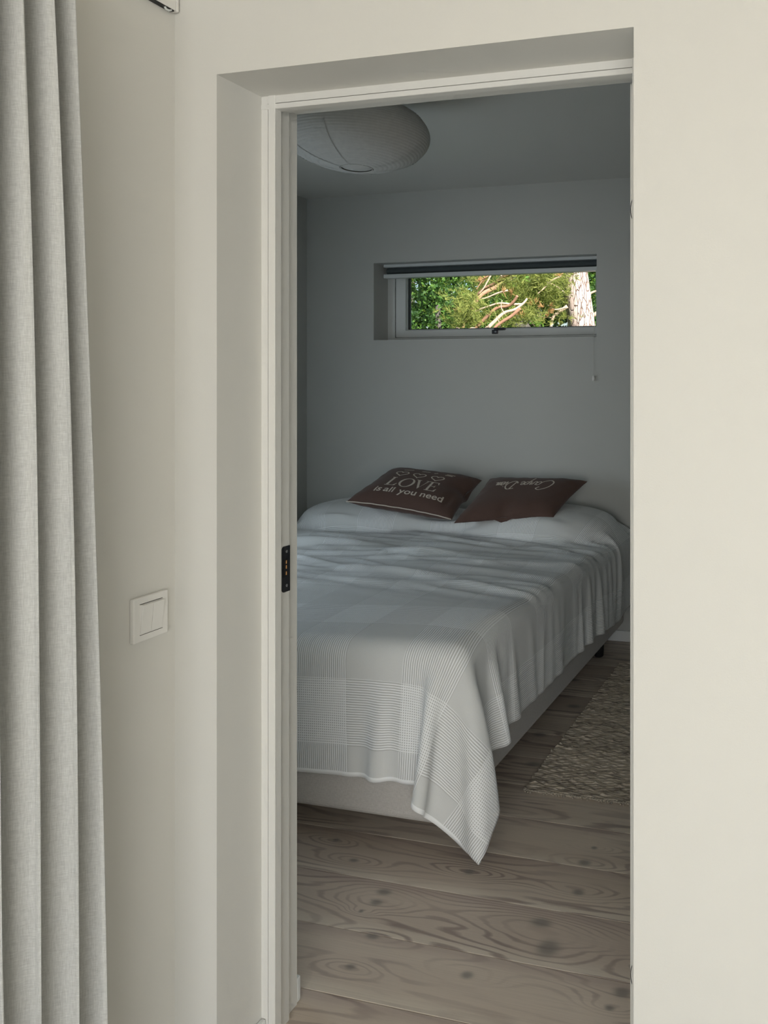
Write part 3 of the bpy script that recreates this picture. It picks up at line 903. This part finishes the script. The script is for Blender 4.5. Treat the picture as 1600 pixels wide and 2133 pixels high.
# right cushion: handwriting turned upside down
cr, surf_r = cushion('cushion', (-1.865, 3.800, 0.722), (-1.375, 3.930, 0.752), (-1.290, 4.250, 0.900), (-1.835, 4.185, 0.905), 0.062,
                     'brown cushion lying with its cream handwriting upside down', 0.006, ((-0.05, -1.0, 0.12, 0.35, 0.028), (0.55, -1.0, 0.10, 0.2, 0.012)))
def on_right(x, y): return surf_r(-x * 0.98 + 0.02, 0.40 - y * 1.2, 1, 0.0012)
script = [
    [(-.42, .22), (-.36, .30), (-.48, .36), (-.66, .22), (-.70, 0), (-.58, -.12), (-.44, -.06), (-.36, .04)],                       # C
    [(-.26, .10), (-.33, .12), (-.38, .02), (-.33, -.05), (-.26, .04), (-.25, .12), (-.26, -.02), (-.20, -.04), (-.16, .10), (-.15, .06), (-.10, .10), (-.11, -.04), (-.04, 0)],  # a r
    [(-.03, .10), (-.10, -.28)], [(-.04, .04), (.02, .11), (.06, .04), (.01, -.04), (-.04, -.02)],                                     # p
    [(.07, .02), (.14, .06), (.13, .11), (.08, .09), (.07, 0), (.12, -.05), (.18, 0)],                                              # e
    [(.36, .30), (.30, -.03)], [(.26, .28), (.42, .32), (.52, .18), (.48, .02), (.36, -.06), (.28, -.03), (.25, .04)],                 # D
    [(.56, .10), (.54, -.03), (.59, .0)], [(.58, .19), (.585, .205)], [(.61, .03), (.68, .06), (.66, .12), (.61, .08), (.62, -.03), (.69, -.02)],  # i e
    [(.71, .10), (.70, -.04), (.70, .02), (.76, .10), (.75, -.04), (.76, .03), (.81, .10), (.80, -.02), (.86, .0)]]                    # m
sp_ = []
for st in script:
    sp_ += ribbon(smooth_line([(x * 0.80, y * 0.95) for x, y in st], 5), 0.014)
press(flat_mesh(sp_), 'lettering', on_right, cr, M['print'])

# ------------------------------------------------------------------ rag rug
RX0, RX1, RY0, RY1 = -1.052, -0.36, 2.690, 4.04
rug = empty('rag_rug', ((RX0 + RX1) / 2, (RY0 + RY1) / 2, 0))
tag(rug, 'long brown and beige rag rug on the floor beside the bed', 'rug')
mb = MB()
rows = 118; seg = 64
pitch = (RY1 - RY0) / rows
for i in range(rows):
    yc = RY0 + (i + 0.5) * pitch
    offs = random.random() * 6.28; f1 = random.uniform(70, 120)
    base = len(mb.v)
    x0 = RX0 + random.uniform(-0.004, 0.004)
    for s in range(seg + 1):
        x = x0 + (RX1 - x0) * s / seg
        lump = 0.5 + 0.5 * math.sin(x * f1 + offs)
        hgt = 0.0065 + 0.0045 * lump + random.uniform(0, 0.0018)
        if random.random() < 0.02: hgt += 0.006
        yy = yc + 0.0018 * math.sin(x * 60 + i * 1.7) + 0.010 * (x - RX0) * 0.0
        w = pitch * 0.58
        for (q, z) in ((-1, 0.0006), (-0.7, hgt * 0.72), (0, hgt), (0.7, hgt * 0.72), (1, 0.0006)):
            mb.v.append(Vector((x, yy + q * w, z)))
    for s in range(seg):
        for k in range(4):
            a = base + s * 5 + k
            mb.f.append([a, a + 5, a + 6, a + 1])
wv_ = mb.build('weave', M['rug'], rug, smooth=True); wv_['kind'] = 'stuff'
fr = MB()
x = RX0
while x < RX1:
    w = random.uniform(0.006, 0.010)
    y0 = RY0 + random.uniform(-0.001, 0.003)
    fr.tube([(x, y0 + 0.004, 0.006), (x + w * 0.3, y0 - 0.004, 0.007), (x + w, y0 - 0.004 - random.uniform(0, 0.003), 0.006), (x + w * 1.4, y0 + 0.003, 0.006)], [0.002, 0.003, 0.003, 0.002], 6)
    if random.random() < 0.6:
        fr.tube([(x + w, y0 - 0.002, 0.005), (x + w * 1.1, y0 - 0.010, 0.004), (x + w * 1.3, y0 - 0.013, 0.004)], [0.002, 0.003, 0.0025], 6)
    x += w * 1.35
fg = fr.build('fringe', simple('rug_warp', (0.42, 0.37, 0.30), 0.9, var=0.2, scale=80), rug, smooth=True); fg['kind'] = 'stuff'

# ------------------------------------------------------------------ garden outside the window
structure(MB().box((-30, 4.71, -0.5), (30, 45, -0.3)).build('ground', M['grass']), 'lawn behind the house', 'ground')

def leaves(center, radii, n, size, seed, shell=0.35, up=0.4, thin=0.5):
    g = np.random.default_rng(seed)
    d = g.normal(size=(n, 3)); d /= np.linalg.norm(d, axis=1, keepdims=True)
    rad = (shell + (1 - shell) * g.random(n) ** 0.6)[:, None]
    c = np.array(center) + d * rad * np.array(radii)
    # gather the leaves in sprays
    k = max(4, n // 40)
    a = c[g.integers(0, n, k)]
    c = np.where(g.random((n, 1)) < 0.75, a[g.integers(0, k, n)] + g.normal(size=(n, 3)) * np.array(radii) * 0.09, c)
    nrm = g.normal(size=(n, 3)); nrm[:, 2] += up; nrm /= np.linalg.norm(nrm, axis=1, keepdims=True)
    t = np.cross(nrm, g.normal(size=(n, 3))); t /= np.linalg.norm(t, axis=1, keepdims=True)
    b = np.cross(nrm, t)
    s = (size * g.uniform(0.6, 1.25, n))[:, None]
    V = np.stack([c - t * s * 0.5, c + b * s * thin * 0.5 + nrm * s * 0.06, c + t * s * 0.5, c - b * s * thin * 0.5 + nrm * s * 0.06], 1).reshape(-1, 3)
    return V

def quads(name, V, mat, parent):
    me = bpy.data.meshes.new(name)
    n = len(V) // 4
    me.vertices.add(n * 4); me.vertices.foreach_set('co', V.astype(np.float32).ravel())
    me.loops.add(n * 4); me.loops.foreach_set('vertex_index', np.arange(n * 4, dtype=np.int32))
    me.polygons.add(n); me.polygons.foreach_set('loop_start', np.arange(0, n * 4, 4, dtype=np.int32))
    me.update(calc_edges=True)
    o = obj(name, me, mat, parent); o['kind'] = 'stuff'
    return o

def trunk_line(p0, p1, z0, z1, n=10, wob=0.02, seed=0):
    g = random.Random(seed); out = []
    for i in range(n + 1):
        z = z0 + (z1 - z0) * i / n
        t = (z - p0.z) / (p1.z - p0.z)
        q = p0 + (p1 - p0) * t
        out.append(Vector((q.x + g.uniform(-wob, wob), q.y + g.uniform(-wob, wob), z)))
    return out

# pine with the big reddish trunk
PD = 7.0
pt, pb = at(1196, 567, d=PD), at(1212, 684, d=PD)
pine = empty('pine_tree', (pb.x, pb.y, -0.3))
tag(pine, 'pine with thick reddish scaly trunk and tangled boughs close to the window', 'tree')
line = trunk_line(pb, pt, -0.3, 6.5, 26, 0.006, 3)
MB().tube(line, [0.128 - 0.0085 * max(0, q.z) / 1.0 * 0.6 for q in line], 24).build('trunk', M['bark'], pine, smooth=True)
def bough(pts, d, r0, r1, mat, name='bough', dd=0.0):
    n = len(pts)
    P3 = [at(x, y, d=d + dd * i / max(1, n - 1)) for i, (x, y) in enumerate(pts)]
    P3 = [Vector(q) for q in P3]
    # smooth
    out = []
    for i in range(n - 1):
        p0, p1, p2, p3 = P3[max(i - 1, 0)], P3[i], P3[i + 1], P3[min(i + 2, n - 1)]
        for j in range(5):
            t = j / 5
            out.append(0.5 * (2 * p1 + (p2 - p0) * t + (2 * p0 - 5 * p1 + 4 * p2 - p3) * t * t + (3 * p1 - p0 - 3 * p2 + p3) * t ** 3))
    out.append(P3[-1])
    m = len(out)
    MB().tube(out, [r0 + (r1 - r0) * i / (m - 1) for i in range(m)], 9).build(name, mat, pine, smooth=True)
B_ = M['branch']; W_ = M['branch_pale']
bough([(1120, 480), (1075, 560), (1050, 590), (1005, 612), (985, 640), (960, 690)], 7.8, 0.036, 0.012, B_, dd=-0.5)
bough([(1190, 500), (1120, 560), (1080, 562), (1050, 576), (1028, 592), (1005, 604), (985, 626)], 6.5, 0.026, 0.009, B_, dd=0.3)
bough([(1098, 622), (1090, 632), (1072, 645), (1050, 652), (1030, 670), (1012, 686), (985, 700), (930, 720)], 6.15, 0.007, 0.019, W_, dd=-0.1)
bough([(1078, 616), (1070, 628), (1058, 638), (1035, 642), (1010, 664), (985, 690), (960, 710)], 6.25, 0.010, 0.016, B_, dd=0.1)
bough([(1084, 642), (1066, 658), (1044, 672), (1030, 684), (1018, 705)], 6.05, 0.013, 0.011, B_)
bough([(1090, 634), (1066, 634), (1040, 632), (1012, 640), (985, 650)], 6.3, 0.011, 0.005, W_)
bough([(1058, 605), (1036, 611), (1014, 620), (1000, 622)], 6.3, 0.009, 0.003, W_)
bough([(1032, 556), (1020, 578), (1008, 600), (998, 612)], 6.3, 0.009, 0.003, W_)
bough([(1040, 570), (1022, 572), (1005, 585), (992, 604)], 6.35, 0.007, 0.003, B_)
bough([(1000, 574), (1020, 566), (1046, 575)], 6.3, 0.006, 0.004, W_)
bough([(1052, 655), (1044, 640), (1046, 625)], 6.1, 0.005, 0.003, W_)
bough([(1044, 692), (1040, 672), (1032, 655)], 6.1, 0.005, 0.003, W_)
bough([(1000, 690), (985, 684), (968, 688), (950, 682)], 6.1, 0.010, 0.005, W_)
bough([(1182, 638), (1165, 650), (1152, 662), (1146, 690)], 6.8, 0.016, 0.011, W_)
bough([(1176, 610), (1158, 596), (1140, 588)], 6.6, 0.009, 0.004, W_)
bough([(1180, 640), (1160, 645), (1145, 641)], 6.7, 0.008, 0.006, W_)
bough([(1170, 575), (1150, 584), (1134, 600), (1120, 612)], 6.5, 0.008, 0.004, W_)
bough([(1225, 618), (1232, 610), (1245, 606)], 7.2, 0.012, 0.010, W_)
bough([(1232, 660), (1245, 652), (1260, 650)], 7.0, 0.018, 0.018, W_)
bough([(1150, 662), (1135, 661), (1120, 658)], 6.8, 0.005, 0.003, W_)
bough([(1128, 655), (1122, 640), (1128, 628)], 6.8, 0.004, 0.002, W_)
bough([(1100, 660), (1108, 672), (1122, 690)], 6.8, 0.006, 0.005, W_)

def tufts(centers, n_each, length, seed, spread):
    g = np.random.default_rng(seed); out = []
    for c, s in centers:
        k = int(n_each * s)
        base = np.array(c)[None] + g.normal(size=(k, 3)) * spread * s * np.array([1.25, 1.0, 0.75])
        dirs = g.normal(size=(k, 3)) + np.array([-0.4, -0.2, 0.5]); dirs /= np.linalg.norm(dirs, axis=1, keepdims=True)
        for _ in range(13):
            q = dirs + g.normal(size=(k, 3)) * 0.55; q /= np.linalg.norm(q, axis=1, keepdims=True)
            w = np.cross(q, g.normal(size=(k, 3))); w /= np.linalg.norm(w, axis=1, keepdims=True)
            ln = length * g.uniform(0.6, 1.2, (k, 1))
            out.append(np.stack([base - w * 0.0016, base + w * 0.0016, base + q * ln + w * 0.0010, base + q * ln - w * 0.0010], 1).reshape(-1, 3))
    return np.concatenate(out)
cs = []
g = random.Random(5)
for (x, y, sx, sy, k, d) in ((985, 642, 40, 20, 10, 6.5), (965, 668, 28, 14, 6, 6.4), (1105, 600, 55, 26, 20, 6.9), (1150, 585, 30, 20, 8, 6.6), (1080, 622, 40, 20, 7, 6.7),
                            (1060, 655, 30, 18, 4, 6.9), (1150, 620, 25, 22, 8, 7.2), (1025, 600, 50, 22, 7, 8.2), (1000, 585, 30, 12, 4, 7.8), (1115, 635, 50, 24, 8, 7.4), (1100, 665, 40, 15, 6, 6.6),
                            (1130, 570, 70, 8, 8, 7.0)):
    for _ in range(k):
        cs.append((tuple(at(x + g.gauss(0, sx * 0.55), y + g.gauss(0, sy * 0.55), d=d + g.uniform(-0.4, 0.4))), g.uniform(0.6, 1.2)))
quads('needles', tufts(cs, 20, 0.060, 2, 0.055), M['needle'], pine)
cd = [(tuple(at(x, y, d=6.35 + g.uniform(-.2, .2))), 0.5) for x, y in ((1050, 604), (1065, 612), (1085, 658), (1078, 655), (1108, 634), (1128, 638), (1142, 648), (1146, 638), (950, 650), (1165, 572), (1090, 650), (1010, 583), (1000, 586), (1116, 632), (1144, 655))]
quads('dry_needles', tufts(cd, 5, 0.045, 9, 0.016), M['needle_dead'], pine)

# other trunks
t2a, t2b = at(1110, 690, d=9.3), at(1108, 600, d=9.3)
o2 = empty('grey_tree', (t2a.x, t2a.y, -0.3)); tag(o2, 'dark grey-green tree trunk standing behind the pine boughs', 'tree')
ln = trunk_line(t2a, t2b, -0.3, 7.0, 18, 0.01, 6)
MB().tube(ln, [0.10 - 0.006 * max(0, q.z) for q in ln], 16).build('trunk', M['old_trunk'], o2, smooth=True)
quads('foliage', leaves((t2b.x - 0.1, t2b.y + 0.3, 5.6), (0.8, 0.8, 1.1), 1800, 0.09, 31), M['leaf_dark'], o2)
t3a, t3b = at(1100, 700, d=8.6), at(1066, 655, d=8.9)
o3 = empty('leaning_trunk', (t3a.x, t3a.y, -0.3)); tag(o3, 'slanting bare grey trunk at the bottom of the window view', 'tree')
dirv = (t3b - t3a)
MB().tube([t3a - dirv * 6.5, t3a - dirv * 3, t3a, t3b, t3b + dirv * 0.5], [0.12, 0.10, 0.085, 0.075, 0.03], 14).build('trunk', M['old_trunk'], o3, smooth=True)

def leafy(name, label, center, radii, n, size, mat, seed, trunk_r=0.08, thin=0.55, group=None):
    o = empty(name, (center[0], center[1], -0.3)); tag(o, label, 'tree' if 'tree' in name else 'shrub', group)
    MB().tube([(center[0], center[1], -0.3), (center[0] + 0.1, center[1], center[2] * 0.5), (center[0], center[1] + 0.1, center[2])], [trunk_r, trunk_r * 0.8, trunk_r * 0.4], 10).build('trunk', M['old_trunk'], o, smooth=True)
    quads('foliage', leaves(center, radii, n, size, seed, thin=thin), mat, o)
    return o
c = at(905, 625, d=11.0)
leafy('broadleaf_tree', 'bright green broadleaf tree filling the left of the window view', (c.x, c.y, 2.5), (1.35, 1.0, 2.0), 16000, 0.058, M['leaf'], 41)
c = at(860, 600, d=9.0)
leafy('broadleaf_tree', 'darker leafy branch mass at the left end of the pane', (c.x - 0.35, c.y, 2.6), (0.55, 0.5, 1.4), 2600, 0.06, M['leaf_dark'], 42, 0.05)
c = at(1050, 700, d=9.6)
leafy('leafy_shrub', 'light green shrub top under the pine boughs', (c.x, c.y, 1.75), (0.50, 0.40, 0.33), 1500, 0.055, M['leaf_bright'], 43, 0.03)
c = at(1085, 640, d=9.0)
leafy('leafy_shrub', 'small green leafy patch between the two grey trunks', (c.x, c.y, 2.15), (0.28, 0.30, 0.5), 900, 0.06, M['leaf_bright'], 44, 0.03)
c = at(1245, 610, d=10.0)
leafy('broadleaf_tree', 'green tree behind the right edge of the pine trunk', (c.x + 0.15, c.y, 2.6), (0.50, 0.5, 1.3), 3500, 0.06, M['leaf'], 45, 0.05)
c = at(1050, 620, d=16.0)
hedge = empty('tall_hedge', (c.x, c.y, -0.3)); tag(hedge, 'tall dark green hedge closing the view behind the trees', 'hedge')
g2 = np.random.default_rng(77)
for k in range(5):
    MB().tube([(c.x - 4 + 2 * k, c.y, -0.3), (c.x - 4 + 2 * k, c.y, 4.5)], [0.10, 0.05], 8).build('stem', M['old_trunk'], hedge, smooth=True)
hv = [leaves((c.x + g2.uniform(-5, 5), c.y + g2.uniform(-0.6, 0.6), g2.uniform(0.2, 5.6)), (0.7, 0.5, 0.7), 330, 0.20, 100 + k) for k in range(200)]
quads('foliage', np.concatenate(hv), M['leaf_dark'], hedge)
